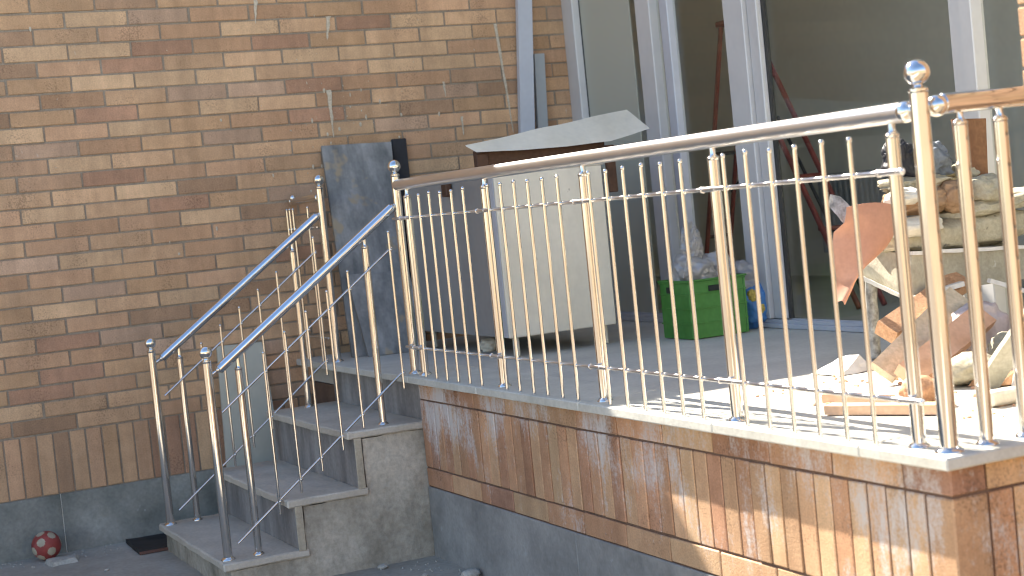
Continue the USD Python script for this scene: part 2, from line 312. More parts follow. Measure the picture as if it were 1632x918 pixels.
# ------------------------------------------------------------------ dimensions (x away from the tall wall, y into the house, z = 0 terrace)
ZG = -0.7713
XK, X1, X2 = 4.916, 0.477, 1.504          # corner post, stair posts left and right
WF = -0.0251                              # face of the terrace wall
SIDE = 4.941                              # face of its right-hand side
COP = 0.069                               # coping nose
YF = 1.70                                 # house front
PITCH, ROW0 = 0.0765, -0.1934
N1, N2, N3 = 0.928, 0.6405, 0.36          # nosings
Z1, Z2, Z3 = -0.6411, -0.4321, -0.1957
XS0, XS = 0.40, 1.583                     # stair width

# ------------------------------------------------------------------ ground
obj('ground', box(-30, 45, -40, 30, ZG - 0.3, ZG - 0.03), 'yard_earth', kind='structure', label='bare brown earth of the yard beyond the paved strip')
PA = [(4.905, -3.15), (13.5, -4.6), (13.5, -2.9), (4.905, -1.55)]
obj('garden_path', slab([(x, y, ZG) for x, y in PA], (0, 0, 1), 0.05), 'path_concrete', kind='structure', label='pale concrete path leading across the yard to the steps')
obj('pavement', box(-0.04, 4.9, -7.0, 1.8, ZG - 0.028, ZG), 'yard_concrete', kind='structure', label='dusty grey concrete strip at the foot of the steps')

# ------------------------------------------------------------------ tall brick wall
def brick_x(y0, y1, z0, z1, face=0.0, proud=0.0):      # brick whose face looks along +x
    return cbox(face - 0.05, face + proud, y0, y1, z0, z1, 0.0024, 0.0006)
def brick_y(x0, x1, z0, z1, face=WF, proud=0.0):       # brick whose face looks along -y
    return cbox(x0, x1, face - proud, face + 0.05, z0, z1, 0.0024, 0.0006)

tw = thing('brick_wall', 'tall tan and brown brick wall rising on the left beside the steps', 'brick wall')
WY0, WTOP = -6.0, 3.44
obj('wall_core', box(-0.28, -0.005, WY0, 1.74, ZG, WTOP - 0.005), 'mortar', tw)
TONES = {(24,-1):'D',(22,-1):'D',(19,-2):'D',(17,-2):'D',(16,-1):'D',(15,-1):'D',(14,2):'D',(12,3):'D',(20,7):'D',(18,6):'D',(19,7):'D',(23,1):'R',(23,3):'R',(22,1):'R',(20,4):'R',(19,0):'R',(15,0):'R',(18,4):'R',(13,1):'R',(5,-1):'R',(3,-1):'R',(2,-1):'R',(24,5):'R',(9,3):'R',(22,5):'C',(25,2):'B',(24,2):'B',(17,3):'B',(18,3):'B',(12,0):'B',(9,1):'B',(4,0):'B',(19,4):'B',(20,6):'B',(23,2):'B',(25,3):'B',(10,2):'B',(7,2):'B',(25,5):'B',(8,0):'P',(20,2):'P',(20,3):'P',(17,-1):'P',(17,2):'P',(25,1):'P',(10,-1):'P',(19,6):'P',(17,5):'P',(25,0):'C',(24,3):'C',(23,-1):'C',(23,0):'C',(22,4):'C',(21,0):'C',(21,2):'C',(18,1):'C',(16,0):'C',(18,-1):'C',(24,6):'C',(23,6):'C',(22,6):'C',(21,5):'C',(21,6):'C',(12,2):'C',(10,0):'C'}
singles, rest = [], {}
nrow = int((WTOP - ROW0) / PITCH)
for r in range(nrow):
    off = -1.0226 if r % 2 else -1.1747
    z0, z1 = ROW0 + r * PITCH + 0.0045, ROW0 + (r + 1) * PITCH - 0.0045
    for k in range(int((WY0 - off) / 0.3026), 10):
        y0, y1 = off + k * 0.3026 + 0.005 + rng.uniform(-.0018, .0018), off + (k + 1) * 0.3026 - 0.005 + rng.uniform(-.0018, .0018)
        if y0 > 1.70: continue
        y1 = min(y1, 1.735)
        jz = rng.uniform(-.0012, .0012)
        b = brick_x(y0, y1, z0 + jz, z1 + jz + rng.uniform(-.0008, .0008), proud=rng.uniform(-.0018, .0022))
        tone = TONES.get((r, k)) or rng.choices('TUVCBPD', (38, 22, 22, 9, 8, 5, 2))[0]
        ymin = -1.34 - 0.0168 * (26 - r)                # left edge of what the photograph shows
        hidden = (r < 12 and 0.62 < y0) or (y0 > 0.1 and y1 < 0.5 and r < 13) or (r < 1 and y0 > -0.1)
        if y1 > ymin and r <= 26 and not hidden: singles.append((b, tone))
        else: rest.setdefault(tone, []).append(b)
sold = []
k = 0
STONES = 'UBTDTUVTURRRCRBVTRUDRTBUVRDTRU'
y = -1.5257 - 0.0765 * 59
while y < 1.66:
    zt = ROW0 - 0.0045
    b = brick_x(y + 0.004, y + 0.0765 - 0.004, -0.4845 + rng.uniform(-.001, .001), zt, proud=rng.uniform(-.0015, .002))
    if -1.60 < y < -0.02: sold.append((b, STONES[k % len(STONES)])); k += 1
    else: rest.setdefault(rng.choice('TUVBRD'), []).append(b)
    y += 0.0765
allowed = 300 - len(sold)
for b, t in singles[allowed:]: rest.setdefault(t, []).append(b)
for b, t in singles[:allowed] + sold: obj('brick', b, 'brick_tone_' + t, tw)
for t in sorted(rest): obj('further_bricks', rest[t], 'brick_tone_' + t, tw, kind='stuff')
ys = [WY0, -4.8, -3.6, -2.47, -1.2925, -0.12, 1.05, 1.735]
for a, b in zip(ys[:-1], ys[1:]):
    obj('plinth_slab', cbox(-0.05, 0.004, a + 0.0018, b - 0.0018, ZG - 0.02, -0.489, 0.003), 'plinth_stone', tw)
obj('plinth_joint', [box(-0.04, 0.0005, yy - 0.0025, yy + 0.0025, ZG, -0.49) for yy in ys[1:-1]], 'coping_stone', tw)
def run(ya, za, yb, zb, w, seed):
    n = 16; up = []; lo = []
    for i in range(n + 1):
        t = i / n; y = ya + (yb - ya) * t; z = za + (zb - za) * t
        k = 1 if i < n else 0.15
        a = meshkit.fbm(np.array([[t * 7, seed, 1.0]]), 3, seed)[0]; b = meshkit.fbm(np.array([[t * 7, seed, 9.0]]), 3, seed)[0]
        k *= 1.5 - 1.15 * t
        up.append((y - w * (0.25 + 1.1 * a) * k, z)); lo.append((y + w * (0.25 + 1.1 * b) * k, z))
    e = trimesh.creation.extrude_polygon(Polygon(up + lo[::-1]).buffer(0), 0.004, engine='earcut')
    v = np.array(e.vertices); e.vertices = np.stack([v[:, 2] - 0.0005, v[:, 0], v[:, 1]], -1); e.fix_normals()
    obj('mortar_run', e, 'mortar_splash', tw)
for i, d_ in enumerate(DRIPS): run(*d_[:4], d_[4] * 1.5, i)
spl = []
for i in range(95):
    a_, r_ = rng.uniform(0, 6.28), abs(rng.gauss(0, 0.26))
    y, z = 0.36 + math.cos(a_) * r_ * 1.2, 1.24 + math.sin(a_) * r_ * 0.75
    if i > 62: y, z = rng.uniform(-1.2, 1.1), rng.uniform(0.3, 1.8)
    e_ = trimesh.creation.icosphere(subdivisions=1, radius=1.0); q_ = rng.choice((0.0015, 0.002, 0.003, 0.006))
    e_.apply_scale((0.003, q_ * rng.uniform(0.6, 1.2), q_ * rng.uniform(0.8, 2.6))); e_.apply_translation((0.001, y, z)); spl.append(e_)
obj('mortar_spatter', spl, 'mortar_splash', tw, kind='stuff')
obj('wall_cap', cbox(-0.30, 0.0, WY0, 1.74, WTOP - 0.005, WTOP + 0.0, 0.002), 'coping_stone', tw)

# ------------------------------------------------------------------ terrace: floor, brick front, coping
obj('terrace_floor', [box(0.0, 4.90, 0.24, YF + 0.05, -0.12, -0.001), box(0.0, 4.90, 0.012, 0.24, -0.12, -0.036)], 'terrace_screed', kind='structure', label='grey screed floor of the raised terrace')
te = thing('terrace_wall', 'low terrace wall of orange brick set on end under a pale coping', 'terrace wall')
obj('wall_core', [box(XS + 0.004, SIDE - 0.006, WF + 0.005, 0.24, ZG, -0.036), box(4.6, SIDE - 0.006, 0.24, 1.7, ZG, -0.036), box(0.0, XS, 0.012, 0.24, ZG, -0.125), box(0.0, 4.6, 0.24, YF + 0.05, ZG, -0.125)], 'warm_mortar', te)
xs = [XS + 0.004, 1.852, 2.156, 2.450, 2.744, 3.033, 3.322, 3.611, 3.900, 4.192, 4.480, 4.766]
row_t = 'AFAEEAAGFAEEF'
for i, (a, b) in enumerate(zip(xs[:-1], xs[1:])):
    obj('brick', brick_y(a + 0.003, b - 0.003, -0.1000, -0.0315, proud=rng.uniform(-.001, .0015)), 'wall_tone_' + row_t[i], te)
# corner brick of the top row wraps round to the side
obj('brick', [cbox(4.769, SIDE + 0.001, WF - 0.001, 0.078, -0.100, -0.0315, 0.004)], 'wall_tone_H', te)
for a, b, t in ((0.084, 0.375, 'G'), (0.381, 0.67, 'E'), (0.676, 0.965, 'F'), (0.971, 1.26, 'A'), (1.266, 1.555, 'E')):
    obj('brick', cbox(SIDE - 0.05, SIDE + rng.uniform(-.001, .001), a, b, -0.100, -0.0315, 0.0022), 'wall_tone_' + t, te)
x = XS + 0.004; i = 0
while x < SIDE - 0.03:
    w = min(0.0757, SIDE - 0.001 - x)
    if SIDE - x < 0.11: w = SIDE - x
    tone = 'FHAFEAFAAEFAAFEAGAEFAEFEAFAEGEFEAEGEEGAGEGGEA'[i % 45]
    if w > 0.07 and x + w > SIDE - 0.002: m_ = cbox(x + 0.003, SIDE + 0.0005, WF - 0.0005, WF + 0.105, -0.386, -0.1075, 0.004)
    else: m_ = brick_y(x + 0.0036, x + w - 0.0036, -0.386 + rng.uniform(-.001, .001), -0.1075, proud=rng.uniform(-.0012, .0018))
    obj('brick', m_, 'wall_tone_' + tone, te)
    x += w; i += 1
y = WF + 0.108
while y < 1.6:
    obj('brick', cbox(SIDE - 0.05, SIDE + rng.uniform(-.0012, .0012), y + 0.0038, y + 0.0719, -0.386, -0.1075, 0.0022), 'wall_tone_' + rng.choice('EEGAAF'), te)
    y += 0.0757
xs = [XS + 0.004, 1.858, 2.15, 2.234, 2.447, 2.738, 3.021, 3.318, 3.60, 3.888, 4.178, 4.468, 4.757, SIDE]
for i, (a, b) in enumerate(zip(xs[:-1], xs[1:])):
    obj('brick', brick_y(a + 0.003, b - 0.003, -0.468, -0.394, proud=rng.uniform(-.001, .0015)), 'wall_tone_' + 'FEFHGAAEGEGEAG'[i], te)
y = WF + 0.06
while y < 1.5:
    obj('brick', cbox(SIDE - 0.05, SIDE + rng.uniform(-.001, .001), y, y + 0.284, -0.468, -0.394, 0.0022), 'wall_tone_' + rng.choice('EGA'), te); y += 0.29
for a, b in ((XS + 0.004, 2.95), (2.953, 4.15), (4.153, SIDE + 0.003)):
    obj('plinth_slab', cbox(a, b, WF - 0.004, WF + 0.05, ZG - 0.02, -0.4735, 0.003), 'front_plinth_stone', te)
obj('plinth_slab', cbox(SIDE - 0.05, SIDE + 0.004, WF + 0.052, 1.7, ZG - 0.02, -0.4735, 0.003), 'front_plinth_stone', te)
cx_ = [0.02, XS + 0.003, 2.30, 3.146, 3.98, 4.66]
for a, b in zip(cx_[:-1], cx_[1:]):
    obj('coping_slab', rough(cbox(a + 0.001, b - 0.001, -COP, 0.24, -0.030, 0.0, 0.004), 0.06, 0.0012, 14, 3), 'coping_stone', te, smooth=40)
obj('coping_slab', rough(cbox(4.661, XK + 0.070, -COP, 0.24, -0.030, 0.0, 0.004), 0.06, 0.0012, 14, 4), 'coping_stone', te, smooth=40)
obj('coping_slab', rough(cbox(4.661, XK + 0.070, 0.242, 1.7, -0.030, 0.0, 0.004), 0.08, 0.0012, 14, 5), 'coping_stone', te, smooth=40)

# ------------------------------------------------------------------ steps
st = thing('entrance_steps', 'grey concrete steps with stone treads climbing to the terrace', 'steps')
prof = Polygon([(-N1 + 0.03, ZG - 0.02), (-N1 + 0.03, Z1 - 0.034), (-N2 + 0.066, Z1 - 0.034), (-N2 + 0.066, Z2 - 0.034), (-N3 + 0.066, Z2 - 0.034), (-N3 + 0.066, Z3 - 0.034), (0.024, Z3 - 0.034), (0.024, -0.040), (0.05, -0.040), (0.05, ZG - 0.02)])
core = trimesh.creation.extrude_polygon(prof, XS - 0.012 - XS0, engine='earcut')
v = np.array(core.vertices); core.vertices = np.stack([v[:, 2] + XS0 + 0.004, v[:, 0], v[:, 1]], -1)
core.fix_normals()
obj('concrete_core', rough(core, 0.025, 0.007, 11, 2), 'concrete', st, smooth=40)
for n_, nb, z, i in ((N1, N2, Z1, 0), (N2, N3, Z2, 1), (N3, 0.04, Z3, 2)):
    obj('tread', rough(cbox(XS0, XS + 0.004, -n_, -nb + 0.072, z - 0.032, z, 0.006), 0.022, 0.0042, 22, 20 + i), 'tread_stone', st, smooth=45)
for n_, za, zb in ((N2, Z1, Z2), (N3, Z2, Z3), (0.04, Z3, 0.0)):
    obj('riser', cbox(XS0 + 0.006, XS - 0.005, -n_ + 0.030, -n_ + 0.055, za - 0.001, zb - 0.0325, 0.003), 'dark_marble', st)
    obj('riser_edge', rough(cbox(XS - 0.0045, XS + 0.0025, -n_ + 0.028, -n_ + 0.060, za - 0.004, zb - 0.030, 0.002), 0.02, 0.0015, 30, 6), 'tread_edge', st)

# ------------------------------------------------------------------ railings
def post(parent, x, y, zb, zt, r, name='post', cap=True, neck_to=None, flange=True, ball_r=None):
    parts = [tube((x, y, zb), (x, y, zt), r, 28)]
    if cap: parts.append(lathe((x, y, zt), [(r * 0.97, -0.001), (r * 1.08, 0.002), (r * 1.08, 0.006), (r * 0.8, 0.011), (0.001, 0.013)]))
    p = obj(name, parts, 'steel', parent, smooth=35)
    if flange:
        obj('base_flange', lathe((x, y, zb), [(r * 1.0, 0.012), (r * 1.22, 0.009), (r * 1.5, 0.005), (r * 1.6, 0.001), (r * 1.6, -0.004)]), 'steel', p, smooth=35)
    if neck_to is not None:
        obj('neck', lathe((x, y, zt), [(0.0125, 0.010), (0.009, 0.016), (0.009, neck_to - zt), (0.001, neck_to - zt)]), 'steel', p, smooth=35)
    if ball_r:
        obj('ball_finial', [lathe((x, y, zt), [(0.013, 0.010), (0.010, 0.016), (0.010, 0.030), (0.001, 0.030)]), ball((x, y, zt + 0.018 + ball_r * 0.88), ball_r, 4)], 'steel_ball', p, smooth=40)
    return p

def baluster(parent, x, y, z0, z1, rings, r=0.0061):
    parts = [tube((x, y, z0), (x, y, z1), r, 14), ball((x, y, z1 + 0.002), r * 1.28, 2), ball((x, y, z0), r * 0.98, 2)]
    parts += [ball((x, y + 0.004, z), r * 1.45, 2) for z in rings]
    obj('baluster', parts, 'steel', parent, smooth=40)

HR = 0.0242
fr = thing('front_railing', 'long stainless steel railing with thin balusters along the terrace edge', 'railing')
post(fr, X2, 0, 0, 0.838, 0.0185, 'stair_head_post', ball_r=0.0275)
post(fr, XK, 0, 0, 0.838, 0.0222, 'corner_post', ball_r=0.0305)
obj('handrail', tube((X2 + 0.018, 0, 0.800), (XK - 0.055, 0, 0.797), HR, 36), 'steel_rail', fr, smooth=35)
obj('joint_ball', [ball((XK - 0.050, 0, 0.797), 0.0262, 4)], 'steel_ball', fr, smooth=60)
PX = [4.808 - 0.797 * i for i in range(5)]
for x in PX: post(fr, x, 0, 0, 0.742, 0.0168, 'post', neck_to=0.790)
for z, nm in ((0.660, 'upper_bar'), (0.117, 'lower_bar')):
    obj(nm, [tube((X2 + 0.004, -0.0295, z), (4.868, -0.0295, z), 0.0062, 14), ball((4.868, -0.0295, z), 0.0088, 2)], 'steel_rail', fr, smooth=40)
    for x in PX: obj('clamp', [tube((x - 0.027, -0.0295, z), (x - 0.020, -0.0295, z), 0.0100, 16), tube((x - 0.022, -0.0295, z), (x + 0.045, -0.0295, z), 0.0076, 14)], 'steel_rail', fr, smooth=40)
for x in PX:
    for j in range(1, 7):
        xb = x + 0.1140 * j
        if xb > 4.74 and x == PX[0]: continue
        baluster(fr, xb + rng.uniform(-.002, .002), -0.041, -0.008 + rng.uniform(-.003, .003), 0.746 + rng.uniform(-.003, .003), (0.660, 0.117))

sr = thing('side_railing', 'short stainless railing of thick posts running right from the corner post', 'railing')
obj('handrail', tube((XK, 0.062, 0.806), (XK, 0.385, 0.810), HR, 36), 'steel', sr, smooth=35)
obj('joint_ball', [ball((XK, 0.050, 0.803), 0.0262, 4)], 'steel_ball', sr, smooth=60)
for y in (0.1128, 0.2329, 0.353): post(sr, XK, y, 0, 0.755, 0.0172, 'post', neck_to=0.80)

def stair_rail(x, label, left):
    s = thing('stair_railing', label, 'railing', 'stainless railings up the two sides of the steps')
    zr = lambda y: 0.703 + (y + 0.037) * 0.714
    post(s, x, -0.8865, Z1, 0.162, 0.0188, 'foot_post', ball_r=0.0265)
    obj('handrail', tube((x, -0.842, zr(-0.842)), (x, -0.030, zr(-0.030)), 0.0205, 36), 'steel_bright', s, smooth=35)
    obj('end_joint', [ball((x, -0.843, zr(-0.843)), 0.013, 2), tube((x, -0.843, zr(-0.843)), (x, -0.872, zr(-0.865)), 0.007, 12), ball((x, -0.028, zr(-0.028)), 0.013, 2), tube((x, -0.028, zr(-0.028)), (x, -0.012, zr(-0.012)), 0.007, 12)], 'steel', s, smooth=40)
    if left: post(s, x, 0, 0, 0.838, 0.0185, 'head_post', ball_r=0.0275)
    for y, zb, zt in ((-0.7594, Z1, 0.117), (-0.1675, Z3, 0.550)): post(s, x, y, zb, zt, 0.0150, 'post', neck_to=zr(y) - 0.004)
    xb, xl = x + 0.026, x + 0.036
    ub = lambda y: 0.060 + (y + 0.713) * 0.737
    lb = lambda y: -0.577 + (y + 0.845) * 0.760
    obj('upper_bar', tube((xb, -0.853, ub(-0.853)), (xb, -0.058, ub(-0.058)), 0.0050, 12), 'steel', s, smooth=40)
    obj('lower_bar', tube((xb, -0.846, lb(-0.846)), (xb, -0.058, lb(-0.058)), 0.0050, 12), 'steel', s, smooth=40)
    for j in (1, 2, 3, 4, 5, 7):
        y = -0.7594 + 0.0984 * j
        baluster(s, xl, y, -0.486 + (y + 0.661) * 0.735, 0.172 + (y + 0.661) * 0.735, (ub(y), lb(y)), 0.0054)
    return s
stair_rail(X2, 'stainless stair railing on the side of the steps away from the brick wall', False)
stair_rail(X1, 'stainless stair railing beside the tall brick wall, ball-topped at both ends', True)

wr = thing('wall_railing', 'very short steel rail linking the stair railing to the brick wall', 'railing')
obj('handrail', tube((0.045, 0, 0.795), (X1 - 0.016, 0, 0.795), 0.0205, 28), 'steel', wr, smooth=35)
obj('wall_knob', [ball((0.020, 0, 0.797), 0.024, 3), ball((0.052, -0.006, 0.812), 0.018, 3)], 'steel_ball', wr, smooth=50)
for z, nm in ((0.655, 'upper_bar'), (0.117, 'lower_bar')): obj(nm, tube((0.02, -0.0295, z), (X1 - 0.01, -0.0295, z), 0.005, 12), 'steel', wr, smooth=40)
for x in (0.045, 0.093, 0.146, 0.385): baluster(wr, x, -0.041, -0.008, 0.752, (0.655, 0.117), 0.0056)

# ------------------------------------------------------------------ house front
ho = thing('house_front', 'glazed house front of white frames and dark panes behind the terrace', 'window front')
def upright(x0, x1, depth=0.06, name='mullion', matn='white_frame', z1=2.55, y=YF):
    p = obj(name, cbox(x0, x1, y - depth, y, 0.040, z1, 0.004), matn, ho)
    return p
p = upright(0.0, 0.125, name='left_jamb'); obj('gasket', box(0.1255, 0.131, YF - 0.02, YF - 0.005, 0.04, 2.55), 'gasket', p)
p = upright(0.795, 0.935); obj('gasket', box(0.782, 0.7945, YF - 0.03, YF - 0.006, 0.04, 2.55), 'gasket', p)
p = upright(1.015, 1.09, 0.05, name='sash_stile', matn='aluminium')
p = upright(1.617, 1.775, 0.075); q = upright(1.781, 1.857, 0.055, name='sash_stile'); obj('gasket', box(1.8575, 1.867, YF - 0.03, YF - 0.006, 0.04, 2.55), 'gasket', q)
p = upright(3.105, 3.175, 0.05, name='sash_stile'); upright(3.179, 3.245, 0.065, name='right_jamb')
upright(4.6, 4.70, 0.06, name='right_jamb')
obj('head_rail', cbox(0.0, 4.70, YF - 0.065, YF + 0.03, 2.552, 2.64, 0.004), 'white_frame', ho)
obj('sill_track', [cbox(0.0, 4.70, YF - 0.085, YF + 0.03, 0.001, 0.022, 0.003), cbox(0.0, 4.70, YF - 0.02, YF - 0.005, 0.0225, 0.038, 0.002), cbox(0.0, 4.70, YF - 0.075, YF - 0.06, 0.0225, 0.038, 0.002)], 'aluminium', ho)
obj('filmed_pane', box(0.132, 0.66, YF - 0.016, YF - 0.010, 0.04, 2.55), 'filmed_pane', ho, label='left pane with greenish protective film')
for a, b in ((0.664, 0.781), (0.937, 1.014), (1.092, 1.616), (1.868, 3.104), (3.247, 4.599)):
    obj('pane', box(a, b, YF - 0.016, YF - 0.010, 0.04, 2.55), 'glass_pane', ho)
obj('upper_wall', cbox(-0.28, 6.2, YF - 0.02, YF + 0.22, 2.642, 3.5, 0.004), 'yard_plaster', ho)
obj('roof_slab', cbox(0.003, 6.2, YF - 0.60, YF + 0.22, 3.502, 3.66, 0.01), 'coping_stone', ho)
obj('canopy', cbox(0.003, 4.80, YF - 0.50, YF - 0.0195, 2.66, 2.78, 0.008), 'coping_stone', ho)
# the room behind the glass
ZT = 3.4
room = [box(-3.2, 6.0, 3.78, 3.95, 0, ZT), box(-3.4, -3.2, YF + 0.06, 3.95, 0, ZT), box(6.0, 6.2, YF + 0.06, 3.95, 0, ZT), box(-3.2, 1.0, YF + 0.22, 3.78, ZT, ZT + 0.1), box(1.0, 5.6, 3.0, 3.78, ZT, ZT + 0.1), box(5.6, 6.0, YF + 0.22, 3.78, ZT, ZT + 0.1), box(-3.4, -0.27, YF + 0.02, YF + 0.225, 0, ZT), box(4.7, 6.0, YF - 0.02, YF + 0.20, ZG, 2.64)]
obj('room_walls', room, 'room_plaster', kind='structure', label='dim plastered walls of the room behind the glass')
obj('room_floor', box(-3.2, 6.0, YF + 0.052, 3.95, -0.1, 0.003), 'room_floor', kind='structure', label='dark floor of the room behind the glass')

pl = thing('brick_pillar', 'sunlit brick pillar at the end of the short side railing', 'pillar')
PYF, PX0, PX1 = 0.385, 4.838, 5.35
obj('pillar_core', box(PX0 + 0.005, PX1, PYF + 0.005, PYF + 0.33, ZG, 2.6), 'mortar', pl)
z = ROW0 - 0.0765 * 7; r = 0
while z < 2.55:
    sp = PX0 + (0.30 if r % 2 else 0.15)
    for a, b in ((PX0, sp - 0.004), (sp + 0.004, PX1)):
        if z > -0.03 or a > SIDE + 0.01:
            obj('brick', cbox(a, b, PYF + rng.uniform(-.002, .001), PYF + 0.06, z + 0.0045, z + 0.072, 0.0025), 'brick_tone_' + rng.choice('TUUVC'), pl)
    z += 0.0765; r += 1

# radiator and ladder inside
rd = thing('radiator', 'ribbed grey radiator on the back wall inside the room', 'radiator')
for i in range(24): obj('fin', cbox(-0.62 + i * 0.052, -0.580 + i * 0.052, 3.66, 3.74, 0.16, 0.66, 0.008), 'radiator_grey', rd)
obj('pipe', [tube((-0.64, 3.70, 0.20), (0.66, 3.70, 0.20), 0.012, 10), tube((-0.64, 3.70, 0.62), (0.66, 3.70, 0.62), 0.012, 10), tube((-0.5, 3.74, 0.4), (-0.5, 3.79, 0.4), 0.01, 8), tube((0.5, 3.74, 0.4), (0.5, 3.79, 0.4), 0.01, 8), tube((0.63, 3.70, 0.20), (0.63, 3.70, 0.003), 0.01, 8)], 'radiator_grey', rd)
la = thing('step_ladder', 'red folding step ladder standing inside the glazed room', 'ladder')
def bar(p, q, w, m_='ladder_red', nm='rail'):
    obj(nm, tube(p, q, w, 8), m_, la)
for yy in (2.26, 2.41):
    bar((0.66, yy, 1.50), (1.585, yy, 0.01), 0.014); bar((0.61, yy, 1.50), (0.17, yy, 0.01), 0.013)
for i, t in enumerate((0.20, 0.38, 0.56, 0.74, 0.90)):
    xx, zz = 0.66 + 0.925 * t, 1.50 - 1.49 * t
    obj('step', cbox(xx - 0.05, xx + 0.02, 2.268, 2.402, zz - 0.010, zz + 0.010, 0.004), 'ladder_red', la)
for t in (0.45, 0.75):
    xx, zz = 0.61 - 0.44 * t, 1.50 - 1.49 * t; bar((xx, 2.26, zz), (xx, 2.41, zz), 0.010, 'ladder_black', 'brace')
bar((1.00, 2.33, 0.95), (0.45, 2.33, 0.62), 0.006, 'ladder_black', 'brace')
bar((0.95, 2.33, 0.98), (1.52, 2.33, 0.10), 0.009, 'ladder_black', 'brace')
obj('top_cap', cbox(0.58, 0.70, 2.24, 2.43, 1.49, 1.52, 0.006), 'ladder_red', la)

# ------------------------------------------------------------------ things on the terrace, left part
def quadslab(a, b, c, d, n, t): return slab([a, b, c, d], n, t)
solo('stone_slab', rough(quadslab((0.372, 0.112, 0.002), (0.425, 0.395, 0.002), (0.052, 0.553, 1.055), (0.046, 0.176, 1.062), (0.9, -0.1, 0.33), 0.026), 0.06, 0.0015, 12, 8), 'slab_stone',
     'tall veined grey stone slab leaning on the brick wall behind the stair posts', 'stone slab', smooth=35)
solo('stone_slab', rough(quadslab((0.462, 0.165, 0.002), (0.50, 0.455, 0.002), (0.315, 0.475, 0.395), (0.285, 0.155, 0.405), (0.92, -0.1, 0.36), 0.024), 0.05, 0.0015, 12, 9), 'slab_stone',
     'shorter grey stone slab standing in front of the tall veined slab', 'stone slab', smooth=35)
solo('black_strip', cbox(0.006, 0.026, 0.567, 0.648, 0.001, 1.068, 0.004), 'black_plastic', 'black plastic strip upright against the brick wall behind the stone slab', 'plastic strip')
def lean(y0, y1, zb, zt, w, t, x, m_, name, label):
    solo(name, hullpts([(x, y0 - w / 2, zb), (x, y0 + w / 2, zb), (x + t, y0 - w / 2, zb), (x + t, y0 + w / 2, zb), (x - 0.02, y1 - w / 2, zt), (x - 0.02, y1 + w / 2, zt), (x + t - 0.02, y1 - w / 2, zt), (x + t - 0.02, y1 + w / 2, zt)]), m_, label, 'profile')
lean(1.245, 1.455, 0.001, 2.35, 0.085, 0.03, 0.033, 'aluminium', 'window_profile', 'long pale aluminium profile leaning in the corner of the brick wall')
lean(1.375, 1.461, 0.001, 1.464, 0.060, 0.025, 0.034, 'grey_profile', 'window_profile', 'shorter grey profile beside the long pale one in the corner')
solo('leaning_panel', quadslab((0.16, -0.525, ZG + 0.002), (0.16, -0.215, ZG + 0.002), (0.055, -0.245, 0.112), (0.055, -0.475, 0.120), (1, 0, 0.12), 0.014), 'board_green_grey', 'pale greenish panel leaning on the brick wall beside the steps', 'panel')

cb = thing('cabinet', 'pale metal cabinet on short legs behind the front railing', 'cabinet')
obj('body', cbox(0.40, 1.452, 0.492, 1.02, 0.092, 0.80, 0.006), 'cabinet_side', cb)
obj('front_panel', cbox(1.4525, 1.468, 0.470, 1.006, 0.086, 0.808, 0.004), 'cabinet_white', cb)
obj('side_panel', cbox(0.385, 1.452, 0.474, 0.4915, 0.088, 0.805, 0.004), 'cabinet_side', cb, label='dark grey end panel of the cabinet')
for a, b in ((1.405, 1.4515), (0.385, 0.425)): obj('edge_trim', cbox(a, b, 0.4695, 0.4735, 0.088, 0.805, 0.001), 'aluminium', cb)
obj('top_panel', cbox(0.385, 1.468, 0.470, 1.02, 0.809, 0.828, 0.003), 'cabinet_white', cb)
for x in (0.45, 1.42):
    for y in (0.52, 0.965): obj('leg', tube((x, y, 0.002), (x, y, 0.0915), 0.015, 14), 'cabinet_white', cb, smooth=40)
fm = thing('wooden_frame', 'dark brown wooden frame lying on top of the cabinet', 'frame')
obj('rail', cbox(1.36, 1.43, 0.43, 1.055, 0.8295, 0.922, 0.004), 'dark_wood', fm); obj('rail', cbox(0.95, 1.359, 0.99, 1.055, 0.8295, 0.90, 0.004), 'dark_wood', fm)
obj('corner_block', cbox(1.470, 1.498, 1.022, 1.066, 0.68, 0.893, 0.004), 'dark_wood', fm); obj('corner_block', cbox(1.431, 1.455, 0.405, 0.462, 0.8295, 0.903, 0.004), 'dark_wood', fm)
obj('corner_block', cbox(0.93, 0.99, 0.440, 0.4685, 0.735, 0.829, 0.004), 'dark_wood', fm)
edge = np.array([(1.445, 0.362, 0.938), (1.47, 0.398, 0.909), (1.475, 0.62, 0.902), (1.475, 0.85, 0.902), (1.475, 1.06, 0.910), (1.44, 1.29, 0.954), (1.30, 1.262, 1.050), (1.36, 0.80, 0.996), (1.41, 0.52, 0.957)])
tri = [(0, 1, 8), (1, 2, 8), (2, 7, 8), (2, 3, 7), (3, 4, 7), (4, 6, 7), (4, 5, 6)]
o = len(edge); F = [t for t in tri] + [(a + o, c + o, b + o) for a, b, c in tri]
for i in range(o): F += [(i, i + o, (i + 1) % o), ((i + 1) % o, i + o, (i + 1) % o + o)]
lb_ = trimesh.Trimesh(np.vstack([edge, edge + np.array([-0.009, 0, 0.007])]), np.array(F), process=False); lb_.fix_normals()
lb_ = rough(lb_, 0.05, 0.006, 5.0, 61, 2)
solo('loose_board', lb_, 'board_white', 'large thin beige board lying tilted on the dark wooden frame', 'board')

